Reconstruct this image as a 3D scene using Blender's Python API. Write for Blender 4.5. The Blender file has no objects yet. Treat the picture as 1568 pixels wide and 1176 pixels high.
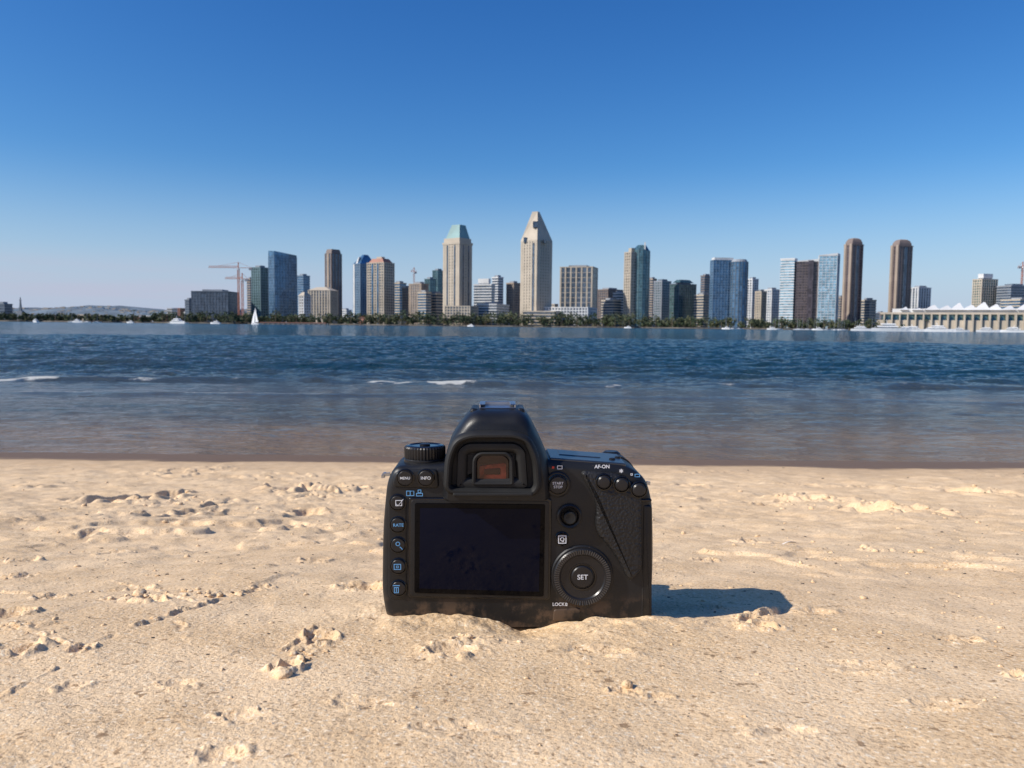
import bpy, math, random, bmesh
import numpy as np
from mathutils import Vector, Matrix
random.seed(7); np.random.seed(7)
scene=bpy.context.scene
scene.view_settings.view_transform='Standard'
scene.view_settings.look='None'
scene.view_settings.exposure=0
F=1221.0; ZE=0.853
PITCH=math.radians(4.15); ROLL=math.radians(0.6)
M=Matrix.Rotation(math.pi/2-PITCH,3,'X')@Matrix.Rotation(ROLL,3,'Z')
def ray(u,v):
    return M@Vector(((u-784)/F,-(v-588)/F,-1.0))
def at(u,v,D):
    d=ray(u,v); t=D/d.y
    return Vector((d.x*t,D,ZE+d.z*t))
# ---------------------------------------------------------------- camera
cd=bpy.data.cameras.new('photo_camera'); cam=bpy.data.objects.new('photo_camera',cd)
scene.collection.objects.link(cam); scene.camera=cam
cd.sensor_width=36; cd.lens=36*F/1568; cd.clip_start=0.01; cd.clip_end=30000
cam.matrix_world=Matrix.Translation((0,0,ZE))@M.to_4x4()
cd.dof.use_dof=True; cd.dof.focus_distance=0.47; cd.dof.aperture_fstop=34
# ---------------------------------------------------------------- sun / sky
EL=math.radians(39); hd=Vector((-0.94,-0.34)).normalized()
S=Vector((hd.x*math.cos(EL),hd.y*math.cos(EL),math.sin(EL)))
sl=bpy.data.lights.new('sun','SUN'); sl.energy=5.0; sl.angle=math.radians(0.5); sl.color=(1,0.94,0.85)
so=bpy.data.objects.new('sun',sl); scene.collection.objects.link(so)
so.rotation_euler=S.to_track_quat('Z','Y').to_euler(); so.location=(-5,-3,8)
w=bpy.data.worlds.new('World'); scene.world=w; w.use_nodes=True
nt=w.node_tree; nt.nodes.clear()
def N(nt,t,**k):
    n=nt.nodes.new(t)
    for a,b in k.items(): setattr(n,a,b)
    return n
sky=N(nt,'ShaderNodeTexSky',sky_type='NISHITA',sun_disc=False,sun_elevation=EL,sun_rotation=math.atan2(hd.x,hd.y)%(2*math.pi),air_density=1.0,dust_density=0.6,ozone_density=3.0)
hs=N(nt,'ShaderNodeHueSaturation'); hs.inputs['Saturation'].default_value=1.22
tc=N(nt,'ShaderNodeTexCoord'); sp=N(nt,'ShaderNodeSeparateXYZ')
nt.links.new(tc.outputs['Generated'],sp.inputs[0])
mp=N(nt,'ShaderNodeMapping'); mp.inputs['Scale'].default_value=(3,3,40)
nt.links.new(tc.outputs['Generated'],mp.inputs[0])
nz=N(nt,'ShaderNodeTexNoise'); nz.inputs['Scale'].default_value=1.6; nz.inputs['Detail'].default_value=5
nt.links.new(mp.outputs[0],nz.inputs[0])
def mr(nt,src,a,b,c,d,smooth=True):
    m=N(nt,'ShaderNodeMapRange'); 
    if smooth: m.interpolation_type='SMOOTHSTEP'
    for i,x in enumerate((a,b,c,d)): m.inputs[i+1].default_value=x
    nt.links.new(src,m.inputs[0]); return m.outputs[0]
def mul(nt,a,b,op='MULTIPLY'):
    m=N(nt,'ShaderNodeMath',operation=op)
    for i,x in enumerate((a,b)):
        if isinstance(x,(int,float)): m.inputs[i].default_value=x
        else: nt.links.new(x,m.inputs[i])
    return m.outputs[0]
e=mr(nt,sp.outputs[2],0.035,0.09,1,0); x=mr(nt,sp.outputs[0],-0.12,-0.42,0,1)
n1=mr(nt,nz.outputs[0],0.3,0.65,0.4,1)
msk=mul(nt,mul(nt,e,x),mul(nt,n1,0.8))
nt.links.new(sky.outputs[0],hs.inputs['Color'])
sr=N(nt,'ShaderNodeSeparateColor'); cr_=N(nt,'ShaderNodeCombineColor'); nt.links.new(hs.outputs[0],sr.inputs[0])
for i,(p_,a_) in enumerate(((1.40,1.38),(1.20,1.24),(1.0,1.27))):
    q=mul(nt,mul(nt,mul(nt,sr.outputs[i],.1),p_,'POWER'),a_*10); nt.links.new(q,cr_.inputs[i])
hz=N(nt,'ShaderNodeMixRGB'); hz.inputs[2].default_value=(4.5,5.7,7.7,1)
nt.links.new(mr(nt,sp.outputs[2],-0.02,0.20,.85,0),hz.inputs[0]); nt.links.new(cr_.outputs[0],hz.inputs[1])
mx=N(nt,'ShaderNodeMixRGB'); mx.inputs[2].default_value=(5.0,5.3,6.7,1)
bg=N(nt,'ShaderNodeBackground'); bg.inputs[1].default_value=0.1
out=N(nt,'ShaderNodeOutputWorld')
nt.links.new(hz.outputs[0],mx.inputs[1])
nt.links.new(msk,mx.inputs[0]); nt.links.new(mx.outputs[0],bg.inputs[0]); nt.links.new(bg.outputs[0],out.inputs[0])
# ---------------------------------------------------------------- materials
def newmat(name):
    m=bpy.data.materials.new(name); m.use_nodes=True
    t=m.node_tree; return m,t,t.nodes['Principled BSDF']
def simple(name,col,rough=0.6,metal=0.0,var=0.15,scale=5.0,spec=0.5):
    m,t,b=newmat(name)
    tcn=N(t,'ShaderNodeTexCoord'); n=N(t,'ShaderNodeTexNoise'); n.inputs['Scale'].default_value=scale; n.inputs['Detail'].default_value=4
    t.links.new(tcn.outputs['Object'],n.inputs[0])
    r=mr(t,n.outputs[0],0.3,0.7,1-var,1+var,False)
    mm=N(t,'ShaderNodeMixRGB',blend_type='MULTIPLY'); mm.inputs[0].default_value=1; mm.inputs[1].default_value=(*col,1)
    t.links.new(r,mm.inputs[2]); t.links.new(mm.outputs[0],b.inputs['Base Color'])
    b.inputs['Roughness'].default_value=rough; b.inputs['Metallic'].default_value=metal; b.inputs['Specular IOR Level'].default_value=spec
    return m
def glassmat(name,col,metal=0.35,rough=0.12,var=0.35):
    m,t,b=newmat(name)
    tcn=N(t,'ShaderNodeTexCoord'); sn=N(t,'ShaderNodeVectorMath',operation='SNAP'); sn.inputs[1].default_value=(3.1,3.1,3.5)
    t.links.new(tcn.outputs['Object'],sn.inputs[0])
    wn=N(t,'ShaderNodeTexWhiteNoise'); t.links.new(sn.outputs[0],wn.inputs[0])
    r=mr(t,wn.outputs[0],0,1,1-var,1+var,False)
    mm=N(t,'ShaderNodeMixRGB',blend_type='MULTIPLY'); mm.inputs[0].default_value=1; mm.inputs[1].default_value=(*col,1)
    t.links.new(r,mm.inputs[2]); t.links.new(mm.outputs[0],b.inputs['Base Color'])
    b.inputs['Roughness'].default_value=rough; b.inputs['Metallic'].default_value=metal
    return m
MT=dict(cream=simple('cream_stone',(.49,.42,.33),.8,scale=.05),tan=simple('tan_stone',(.35,.28,.22),.8,scale=.05),  # darker walls and glass greyed, lifted and blued: distance haze painted into base colours
 brown=simple('brown_stone',(.20,.155,.135),.7,scale=.05),white=simple('white_concrete',(.62,.62,.61),.7,scale=.05),
 grey=simple('grey_concrete',(.26,.28,.31),.7,scale=.05),dgrey=simple('dark_cladding',(.115,.145,.18),.6,scale=.05),
 red=simple('terracotta',(.36,.17,.12),.7,scale=.05),copper=simple('green_copper_roof',(.20,.33,.32),.6,scale=.05),
 bluegrey=simple('blue_spandrel',(.16,.23,.31),.5,scale=.05),tealsp=simple('teal_spandrel',(.12,.19,.21),.5,scale=.05),
 gblue=glassmat('blue_glass',(.08,.17,.28)),gdark=glassmat('dark_glass',(.085,.115,.155),.2),gteal=glassmat('teal_glass',(.08,.16,.19)),
 gcyan=glassmat('pale_cyan_glass',(.27,.43,.52),.4),gbrown=glassmat('bronze_glass',(.085,.07,.08),.25),ggreen=glassmat('green_glass',(.09,.165,.165)),
 orange=simple('crane_orange',(.48,.19,.12),.6,scale=.1),beigewin=glassmat('window_shade_glass',(.23,.21,.19),.1))
# ---------------------------------------------------------------- mesh builder
class MB:
    def __init__(s): s.v=[];s.f=[];s.m=[];s.mats=[]
    def mi(s,mat):
        if mat not in s.mats: s.mats.append(mat)
        return s.mats.index(mat)
    def frus(s,p0,z0,p1,z1,mat,top=None):
        n=len(p0); b=len(s.v); k=s.mi(mat); kt=s.mi(top) if top else k
        z0f=z0 if callable(z0) else (lambda x,y:z0); z1f=z1 if callable(z1) else (lambda x,y:z1)
        s.v+=[(x,y,z0f(x,y)) for x,y in p0]+[(x,y,z1f(x,y)) for x,y in p1]
        for i in range(n):
            j=(i+1)%n; s.f.append((b+i,b+j,b+n+j,b+n+i)); s.m.append(k)
        s.f.append(tuple(b+n+i for i in range(n))); s.m.append(kt)
        s.f.append(tuple(b+i for i in reversed(range(n)))); s.m.append(k)
    def prism(s,p,z0,z1,mat,top=None): s.frus(p,z0,p,z1,mat,top)
    def box(s,x0,x1,y0,y1,z0,z1,mat): s.prism([(x0,y0),(x1,y0),(x1,y1),(x0,y1)],z0,z1,mat)
    def beam(s,a,b_,r,mat):
        a=Vector(a); b_=Vector(b_); d=(b_-a).normalized(); q=d.to_track_quat('Z','Y')
        n=len(s.v);k=s.mi(mat)
        for c in (a,b_):
            for dx,dy in((-r,-r),(r,-r),(r,r),(-r,r)): s.v.append(tuple(c+q@Vector((dx,dy,0))))
        for f in((0,1,5,4),(1,2,6,5),(2,3,7,6),(3,0,4,7),(3,2,1,0),(4,5,6,7)): s.f.append(tuple(n+i for i in f)); s.m.append(k)
    def obj(s,name,loc=(0,0,0),rz=0,smooth=False):
        me=bpy.data.meshes.new(name); me.from_pydata(s.v,[],s.f)
        for m in s.mats: me.materials.append(m)
        me.polygons.foreach_set('material_index',s.m)
        if smooth: me.polygons.foreach_set('use_smooth',[True]*len(s.f))
        me.update(); o=bpy.data.objects.new(name,me); scene.collection.objects.link(o)
        o.location=loc; o.rotation_euler=(0,0,rz); return o
def offs(p,d):
    n=len(p); r=[]
    for i in range(n):
        a=Vector(p[i-1]);b=Vector(p[i]);c=Vector(p[(i+1)%n])
        e1=(b-a).normalized();e2=(c-b).normalized()
        n1=Vector((e1.y,-e1.x));n2=Vector((e2.y,-e2.x)); m=(n1+n2)
        if m.length<1e-6: m=n1
        m.normalize(); r.append(tuple(b+m*(d/max(0.3,m.dot(n1)))))
    return r
def scl(p,s,cx=None,cy=None):
    if cx is None: cx=sum(a for a,b in p)/len(p); cy=sum(b for a,b in p)/len(p)
    return [(cx+(a-cx)*s,cy+(b-cy)*s) for a,b in p]
class T:
    """tower standing on the far shore"""
    def __init__(s,uL,uC,uR,D,a=42,depth=26):
        s.D=D; c=at(uC,500,D); s.phi=math.atan2(c.x,D); s.kt=D*math.cos(s.phi)/F; s.uC=uC
        s.loc=(c.x,D,0); s.mb=MB()
        a=math.radians(a); w1=(uC-uL)*s.kt/math.cos(a); w2=(uR-uC)*s.kt/math.sin(a)
        L=(-w1*math.cos(a),w1*math.sin(a)); R=(w2*math.sin(a),w2*math.cos(a))
        s.p=[(0,0),R,(L[0]+R[0],L[1]+R[1]),L]
    def h(s,v): return at(s.uC,v,s.D).z
    def x(s,u): return (u-s.uC)*s.kt
    def facade(s,z0,z1,wall,glass,style='bands',fh=3.7,ps=4.0,p=None,roof=None):
        p=p or s.p; mb=s.mb
        mb.prism(p,z0,z1,glass,wall)
        bh,off,pw={'bands':(1.5,.35,0),'grid':(1.3,.35,1.3),'piers':(0.5,.15,1.9),'glass':(.5,.12,.35),'solid':(2.1,.3,2.9)}[style]
        nf=max(1,int(round((z1-z0)/fh))); fh=(z1-z0)/nf
        for i in range(nf+1):
            z=z0+i*fh
            mb.prism(offs(p,off),z-(bh*.5 if i else 0),z+bh*.5,wall)
        if pw:
            n=len(p)
            for i in range(n):
                a=Vector(p[i]);b=Vector(p[(i+1)%n]);L=(b-a).length;t=(b-a)/max(L,.01);nn=Vector((t.y,-t.x))
                k=max(1,int(round(L/ps)))
                for j in range(k+1):
                    c=a+t*min(max(L*j/k,pw*.5),max(L-pw*.5,pw*.5)); o=off+.22
                    q=[c-t*pw/2-nn*.3,c-t*pw/2+nn*o,c+t*pw/2+nn*o,c+t*pw/2-nn*.3]
                    mb.prism([tuple(v) for v in q],z0,z1+bh*.5+.01,wall)
    def roofbox(s,z,hh,mat,sc=.5): s.mb.prism(scl(s.p,sc),z,z+hh,mat)
    def done(s,name): return s.mb.obj(name,s.loc,-s.phi)
def tower(name,uL,uC,uR,v,D,wall,glass,style='bands',a=42,depth=26,rb=True,fh=3.7,ps=4.0,extra=None):
    t=T(uL,uC,uR,D,a,depth); H=t.h(v)
    hb=3.0 if rb else 0
    t.facade(0,H-hb-.8,MT[wall],MT[glass],style,fh,ps)
    if rb:
        t.mb.prism(offs(t.p,.5),H-hb-.5,H-hb+.5,MT[wall]); t.roofbox(H-hb,hb,MT['grey'] if wall!='grey' else MT['dgrey'],.55)
        for _ in range(3):
            c=scl(t.p,random.uniform(.1,.6))[random.randrange(4)]
            t.mb.box(c[0]-1.2,c[0]+1.2,c[1]-1.2,c[1]+1.2,H-hb,H-hb+random.uniform(1,2.4),MT['dgrey'])
    if extra: extra(t,H)
    return t.done(name)
def strip(t,edge,ww,hw,z1,mat,out_=.75):
    A,B=(t.p[3],t.p[0]) if edge==0 else (t.p[0],t.p[1])
    A=Vector(A);B=Vector(B);tt=(B-A).normalized();nn=Vector((tt.y,-tt.x)); c=A+(B-A)*ww
    q=[c-tt*hw-nn*.2,c-tt*hw+nn*out_,c+tt*hw+nn*out_,c+tt*hw-nn*.2]; t.mb.prism([tuple(k) for k in q],0,z1,mat)
# ---------------------------------------------------------------- skyline
tower('office_block',284,290,297,456,1120,'dgrey','gdark')
tower('office_block',294,350,367,443,1060,'dgrey','gdark','glass',a=20)
tower('apartment_tower',379,384,390,424,1180,'tan','gdark')
tower('apartment_tower',386,400,413,406,1100,'tealsp','ggreen','grid')
t=T(412,421,456,1050,60); H=t.h(392); t.facade(0,H,MT['bluegrey'],MT['gblue'],'glass')
xl,xr=t.x(412),t.x(456); ht=t.h(383)
t.mb.frus(t.p,H+.3,t.p,lambda x,y:ht+(H+3-ht)*(x-xl)/(xr-xl),MT['gblue'],MT['dgrey']); t.done('glass_office_tower')
tower('office_block',455,465,475,419,1250,'bluegrey','gblue')
def hip(t,H):
    t.mb.frus(offs(t.p,.8),H-.5,scl(t.p,.4),H+4,MT['cream'])
tower('civic_hall',458,466,476,452,1010,'white','beigewin','grid',rb=False,extra=hip)
tower('civic_hall',472,506,518,444,1040,'cream','gdark','piers',rb=False,a=25,extra=hip)
t=T(498,508,524,1150,50); H=t.h(388); t.facade(0,H,MT['brown'],MT['gdark'],'piers',ps=6)
t.mb.frus(scl(t.p,.92),H+.5,scl(t.p,.75),t.h(381),MT['brown']); strip(t,0,.5,2.2,H,MT['tan']); t.done('condominium_tower')
t=T(541,552,576,1200,50); H=t.h(404); t.facade(0,H,MT['bluegrey'],MT['gblue'],'grid')
t.mb.frus(scl(t.p,.98),H+.4,scl(t.p,.25,t.x(560),12),t.h(389),MT['gblue'])
t.mb.frus(scl(t.p,.3,t.x(545),8),H-2,scl(t.p,.1,t.x(550),8),t.h(393),MT['white']); strip(t,0,.15,1.5,H,MT['white']); t.done('office_tower')
t=T(562,588,604,1080,40); H=t.h(402); t.facade(0,H,MT['cream'],MT['gdark'],'grid')
t.mb.frus(scl(t.p,.9),H+.4,scl(t.p,.6),t.h(395),MT['red']); t.mb.prism(scl(t.p,.3),H,t.h(392),MT['cream'])
strip(t,0,.33,1.4,H-2,MT['gblue']); strip(t,0,.66,1.4,H-2,MT['gblue']); t.done('hotel_tower')
tower('apartment_tower',602,612,622,430,1160,'cream','gblue','bands')
tower('apartment_tower',616,628,640,437,1110,'tan','gdark','grid')
tower('apartment_tower',626,645,656,431,1060,'tan','gdark','piers')
tower('office_block',640,652,660,444,1040,'cream','gblue','bands')
tower('glass_office_tower',650,658,667,424,1190,'tealsp','gteal','glass')
tower('glass_office_tower',662,670,680,411,1220,'tealsp','gteal','glass')
tower('office_block',655,668,680,446,1070,'cream','gdark')
t=T(678,703,722,1010,42); H=t.h(371); t.facade(0,H,MT['cream'],MT['beigewin'],'solid',ps=5)
t.mb.prism(offs(t.p,.9),H-2,H+.7,MT['cream'])
for ww in (0.28,0.72):
    for i in (0,1): strip(t,i,ww,1.1,H-3,MT['gdark'])
Z1=t.h(342); cx,cy=scl(t.p,0)[0]
q=[(t.x(703),cy-6),(t.x(712),cy+2),(t.x(704),cy+9),(t.x(691),cy+1)]
t.mb.frus(scl(t.p,.95),H+.9,q,Z1,MT['copper']); t.mb.prism(offs(scl(t.p,.95),.02),H-.9,H+6,MT['cream'])
t.done('hotel_tower')
tower('hotel_podium',680,720,732,468,985,'cream','gdark','grid',a=20,rb=False)
t=T(796,821,844,1000,42); H=t.h(368); t.facade(0,H,MT['cream'],MT['beigewin'],'solid',ps=5)
Z1=t.h(321); cx,cy=scl(t.p,0)[0]
strip(t,0,.8,1.6,H-3,MT['gdark'])
q=[(t.x(821),cy-5),(t.x(824),cy),(t.x(820),cy+4),(t.x(813),cy-2)]
t.mb.frus(offs(t.p,.4),H+.8,q,Z1,MT['cream'])
for (u0,u1,v0,v1,yy) in ((814,821,347,338,8),(800,805,370,362,14),(831,834,372,366,6)):
    t.mb.box(t.x(u0),t.x(u1),yy-3.0,yy+6,t.h(v0),t.h(v1),MT['gdark'])
t.done('hotel_tower')
tower('hotel_podium',800,850,862,476,975,'cream','gdark','bands',a=15,rb=False)
def step(t,H):
    t.mb.prism(scl(t.p,.6),H-1,H+5,MT['white'])
tower('condominium_tower',725,752,757,432,1090,'white','gdark','bands',a=25,extra=step)
tower('condominium_tower',753,762,770,421,1160,'white','gdark','bands')
tower('apartment_tower',775,786,796,430,1170,'tan','gdark','grid')
tower('apartment_tower',730,760,780,462,1020,'white','gdark','bands',a=20)
tower('county_office_building',856,906,914,405,1080,'cream','gdark','piers',a=12,ps=8,fh=7)
tower('office_block',830,900,914,470,990,'white','gdark','grid',a=15,rb=False)
tower('office_block',912,930,953,440,1180,'brown','gdark','grid')
tower('office_block',920,938,950,456,1060,'cream','gdark')
tower('apartment_tower',938,948,956,445,1120,'white','gdark')
t=T(954,964,976,1050,50); H=t.h(386); t.facade(0,H,MT['cream'],MT['beigewin'],'grid')
t.mb.prism(scl(t.p,.45),H,t.h(379),MT['cream'])
cx=t.x(979); r=14*t.kt
p=[(cx+r*math.cos(A),16+r*1.1*math.sin(A)) for A in [i*math.pi/7 for i in range(14)]]
t.facade(0,t.h(383),MT['tealsp'],MT['gteal'],'glass',p=p)
t.mb.frus(scl(p,.97),t.h(383)+.4,scl(p,.5,cx+2,16),t.h(374),MT['gteal'],MT['white'])
t.mb.box(t.x(984),t.x(986),6,20,t.h(385),t.h(370),MT['white']); t.done('condominium_tower')
tower('apartment_tower',990,998,1004,424,1210,'tan','gdark')
tower('apartment_tower',1000,1012,1026,427,1140,'grey','gteal','grid')
def gcrown(t,H): t.mb.frus(scl(t.p,.8),H-1,scl(t.p,.5),H+3,MT['ggreen'])
tower('glass_office_tower',1024,1038,1065,431,1090,'dgrey','ggreen','glass',extra=gcrown)
tower('apartment_tower',1071,1077,1088,419,1230,'brown','gdark')
tower('office_block',1062,1076,1090,448,1070,'cream','gdark','bands')
t=T(1085,1090,1122,1040,70); H=t.h(398); t.facade(0,H,MT['bluegrey'],MT['gblue'],'glass',fh=3.4)
t.mb.prism(scl(t.p,.9),H,t.h(394),MT['white'])
cx=t.x(1129); r=13.5*t.kt
p=[(cx+r*math.cos(A),10+r*math.sin(A)) for A in [i*math.pi/8 for i in range(16)]]
t.facade(0,t.h(401),MT['dgrey'],MT['gblue'],'glass',fh=3.4,p=p)
t.mb.frus(scl(p,.95),t.h(401),scl(p,.8),t.h(397),MT['grey']); t.done('glass_office_tower')
tower('apartment_tower',1142,1150,1159,424,1180,'white','gdark','grid')
tower('apartment_tower',1155,1164,1172,443,1090,'cream','gdark','grid')
tower('apartment_tower',1168,1180,1192,440,1140,'white','gblue','grid')
t=T(1192,1213,1217,1030,15); H=t.h(398); t.facade(0,H,MT['white'],MT['gcyan'],'bands',fh=3.4)
t.mb.frus(offs(t.p,.6),H+.7,offs(t.p,.6),t.h(395),MT['white'])
for (a_,b_,v,wall,g_,yy,sty) in ((1215,1249,401,'brown','gbrown',2,'glass'),(1249,1277,393,'white','gcyan',-1,'glass')):
    p=[(t.x(a_)+.8,yy),(t.x(b_),yy),(t.x(b_)+4,yy+24),(t.x(a_)+.8,yy+24)]
    h=t.h(v); t.facade(0,h,MT[wall],MT[g_],sty,fh=3.4,p=p)
    z0,z1=h+.4,h+3.5; xa,xb=t.x(a_),t.x(b_)
    t.mb.frus(offs(p,.4),z0,offs(p,.4),(lambda x,y,z0=z0,z1=z1,xa=xa,xb=xb:z0+(z1-z0)*(.3+.7*(x-xa)/(xb-xa))),MT['white'])
p=[(t.x(1234),-1.5),(t.x(1242),-1.5),(t.x(1242),1.8),(t.x(1234),1.8)]
t.mb.prism(p,0,t.h(399),MT['gbrown']); t.done('waterfront_hotel')
for uL,uC,uR,v,D in ((1288,1300,1317,375,1080),(1359,1371,1392,377,1060)):
    t=T(uL,uC,uR,D,48); H=t.h(v); t.facade(0,H,MT['brown'],MT['gbrown'],'piers',ps=5.5)
    t.mb.prism(offs(t.p,.7),H,H+1.2,MT['brown'])
    zt=t.h(v-11.5)-H-1.2
    for k in range(4):
        s0=math.cos(k/4*math.pi/2);s1=math.cos((k+1)/4*math.pi/2)
        t.mb.frus(scl(t.p,max(.92*(.35+.65*s0),.1)),H+1.2+zt*math.sin(k/4*math.pi/2),scl(t.p,max(.92*(.35+.65*s1),.1)),H+1.2+zt*math.sin((k+1)/4*math.pi/2),MT['brown' if k<3 else 'tan'])
    for ww in (.14,.86): strip(t,0,ww,1.8,H+2,MT['tan'],.9)
    strip(t,1,.5,2.2,H-1,MT['gdark'],.9)
    t.done('condominium_tower')
tower('apartment_tower',1390,1404,1423,437,1130,'white','gdark','piers',ps=5)
tower('apartment_tower',1278,1286,1295,452,1160,'tan','gdark')
tower('apartment_tower',1316,1330,1340,456,1100,'cream','gdark','bands')
tower('glass_office_tower',1486,1500,1524,424,1150,'cream','ggreen','grid',extra=step)
tower('office_block',1523,1545,1575,434,1130,'grey','gdark','bands')
tower('office_block',1530,1560,1600,455,1060,'cream','gblue','bands')
tower('office_block',-12,8,20,462,1040,'dgrey','gdark')
tower('office_block',-60,-35,-10,455,1100,'grey','gdark')
rng=random.Random(3)
u=-10
while u<1640:
    wd=rng.uniform(8,22); base=491.5+.0105*u
    tall=rng.uniform(8,26) if u>240 else rng.uniform(4,12)
    if 420<u<480 or u>1340: tall*=.6
    if 560<u<1340: tall*=1.4
    tower('low_rise_building',u,u+wd*rng.uniform(.45,.8),u+wd,base-tall,rng.uniform(1005,1300) if tall<14 else rng.uniform(1240,1420),rng.choice(['cream','white','tan','grey','white','cream','red','brown','bluegrey']) if u>200 else rng.choice(['grey','tan','dgrey','cream','brown']),
          rng.choice(['gdark','gdark','beigewin']),rng.choice(['bands','grid','grid']),a=rng.uniform(20,55),rb=rng.random()<.5)
    u+=wd*rng.uniform(.4,.75)*(1 if u>200 else 1.4)
# convention centre
t=T(1335,1380,1600,970,75); mb=t.mb
X=t.x
mb.prism([(X(1342),0),(X(1600),0),(X(1600),60),(X(1342),60)],0,t.h(490),MT['cream'])
mb.prism([(X(1350),10),(X(1600),10),(X(1600),60),(X(1350),60)],t.h(490),t.h(481),MT['ggreen'])
mb.prism([(X(1346),8),(X(1600),8),(X(1600),60),(X(1346),60)],t.h(481),t.h(478),MT['cream'])
mb.prism([(X(1365),22),(X(1600),22),(X(1600),60),(X(1365),60)],t.h(478),t.h(472),MT['white'])
for i in range(20):
    ux=1352+i*12
    mb.prism([(X(ux),-3),(X(ux+2.2),-3),(X(ux+2.2),9),(X(ux),9)],0,t.h(480),MT['cream'])
    c=X(ux+7); rr=3.8*t.kt
    mb.frus([(c-rr,2),(c+rr,2),(c+rr,9),(c-rr,9)],t.h(490),[(c-rr*.2,3),(c+rr*.2,3),(c+rr*.2,9),(c-rr*.2,9)],t.h(484),MT['ggreen'])
for i,uu in enumerate((1384,1404,1426,1446,1464,1482,1500,1518,1538,1560)):
    c=X(uu); rr=(7,9,12,12,11,12,12,11,10,11)[i]*t.kt; vt=(469,471,466,467,463,466,462,465,467,464)[i]
    b2=[(c-rr,18),(c+rr,18),(c+rr,42),(c-rr,42)]; zz=t.h(474)
    mb.frus(b2,zz,scl(b2,.5,c+rr*.2,30),zz+(t.h(vt)-zz)*.55,MT['white']); mb.frus(scl(b2,.5,c+rr*.2,30),zz+(t.h(vt)-zz)*.55,scl(b2,.1,c+rr*.3,30),t.h(vt),MT['white'])
t.done('convention_centre')
# cranes
def crane(uM,vB,vJ,uTip,uTail,D,name='tower_crane',r=.5):
    mb=MB(); c=at(uM,vJ,D); k=D/F; H=c.z; m=MT['orange']; s=1.0
    for dx in(-s,s):
        for dy in(-s,s): mb.beam((dx,dy,0),(dx,dy,H),r*.4,m)
    z=0;i=0
    while z<H-3:
        d=s if i%2 else -s
        mb.beam((-d,-s,z),(d,-s,z+3),r*.3,m); mb.beam((-s,-d,z),(-s,d,z+3),r*.3,m); z+=3;i+=1
    xt=(uTip-uM)*k; xb=(uTail-uM)*k
    mb.beam((xb,-s,H),(xt,-s,H),r*.5,m); mb.beam((xb,s,H),(xt,s,H),r*.5,m); mb.beam((0,0,H+2.2),(xt,0,H+1.8),r*.5,m)
    n=int(abs(xt)/3)
    for i in range(n):
        xa=xt*i/n; x2=xt*(i+.5)/n; mb.beam((xa,-s,H),(x2,0,H+2.1),r*.25,m); mb.beam((x2,0,H+2.1),(xt*(i+1)/n,-s,H),r*.25,m)
    mb.beam((0,0,H),(0,0,H+7),r,m); mb.beam((0,0,H+7),(xt*.7,0,H+2),r*.25,m); mb.beam((0,0,H+7),(xb*.9,0,H+.5),r*.25,m)
    sx=1 if xb>0 else -1
    mb.box(min(xb,xb-sx*4),max(xb,xb-sx*4),-1.4,1.4,H-3,H-.2,MT['grey']); mb.box(-1,1.2,-3,-1.2,H-2.5,H-.2,MT['white'])
    mb.obj(name,(c.x,D,0))
crane(365,480,410,320,386,1030); crane(371,480,427,345,380,1000); crane(634,480,416,629,638,1300); crane(1566,480,408,1580,1559,1200)
mb=MB(); c=at(31,455,1100); mb.box(-3,3,-3,3,0,c.z*.45,MT['grey']); mb.frus([(-1.5,-1.5),(1.5,-1.5),(1.5,1.5),(-1.5,1.5)],c.z*.45,[(-.6,-.6),(.6,-.6),(.6,.6),(-.6,.6)],c.z*.85,MT['dgrey']); mb.box(-1,1,-1,1,c.z*.85,c.z*.9,MT['grey']); mb.box(-.4,.4,-.4,.4,c.z*.9,c.z,MT['dgrey']); mb.obj('harbour_signal_tower',(c.x,1100,0))
# ---------------------------------------------------------------- noise
def h2(ix,iy,seed):
    n=(ix.astype(np.int64)*374761393+iy.astype(np.int64)*668265263+seed*974634777)&0xffffffff
    n=((n^(n>>13))*1274126177)&0xffffffff; n=n^(n>>16)
    return (n&0xffff)/65535.0
def vn(x,y,seed=0):
    xi=np.floor(x);yi=np.floor(y);fx=x-xi;fy=y-yi
    fx=fx*fx*fx*(fx*(fx*6-15)+10);fy=fy*fy*fy*(fy*(fy*6-15)+10)
    a=h2(xi,yi,seed);b=h2(xi+1,yi,seed);c=h2(xi,yi+1,seed);d=h2(xi+1,yi+1,seed)
    return (a+(b-a)*fx)*(1-fy)+(c+(d-c)*fx)*fy
def fbm(x,y,seed=0,o=4):
    r=0;a=.5
    for i in range(o):
        r=r+a*(vn(x,y,seed+i*7)-.5)*2; c,s=.8,.6; x,y=(x*c-y*s)*2.03,(x*s+y*c)*2.03; a*=.5
    return r
def sst(a,b,x):
    t=np.clip((x-a)/(b-a),0,1); return t*t*(3-2*t)
# ---------------------------------------------------------------- far land
mb=MB(); land=simple('shore_ground',(.16,.15,.11),.9,scale=.02)
rock=simple('seawall_rock',(.11,.095,.075),.9,var=.5,scale=.3)
xs=[-9000,-1500]+[i*25 for i in range(-56,57)]+[1500,9000]
ed=[950+ (8*math.sin(i*1.3)+5*math.sin(i*3.1)) for i in range(len(xs))]
for i in range(len(xs)-1):
    b=len(mb.v)
    mb.v+=[(xs[i],ed[i],-3),(xs[i+1],ed[i+1],-3),(xs[i+1],ed[i+1]+6,1.6),(xs[i],ed[i]+6,1.6),(xs[i+1],12000,3),(xs[i],12000,3)]
    mb.f+=[(b,b+1,b+2,b+3),(b+3,b+2,b+4,b+5)]; mb.m+=[mb.mi(rock),mb.mi(land)]
mb.obj('far_shore_land')
hm=simple('hill_scrub',(.125,.165,.20),.95,var=.35,scale=.01)
mb=MB(); n=160; k=mb.mi(hm)
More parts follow.
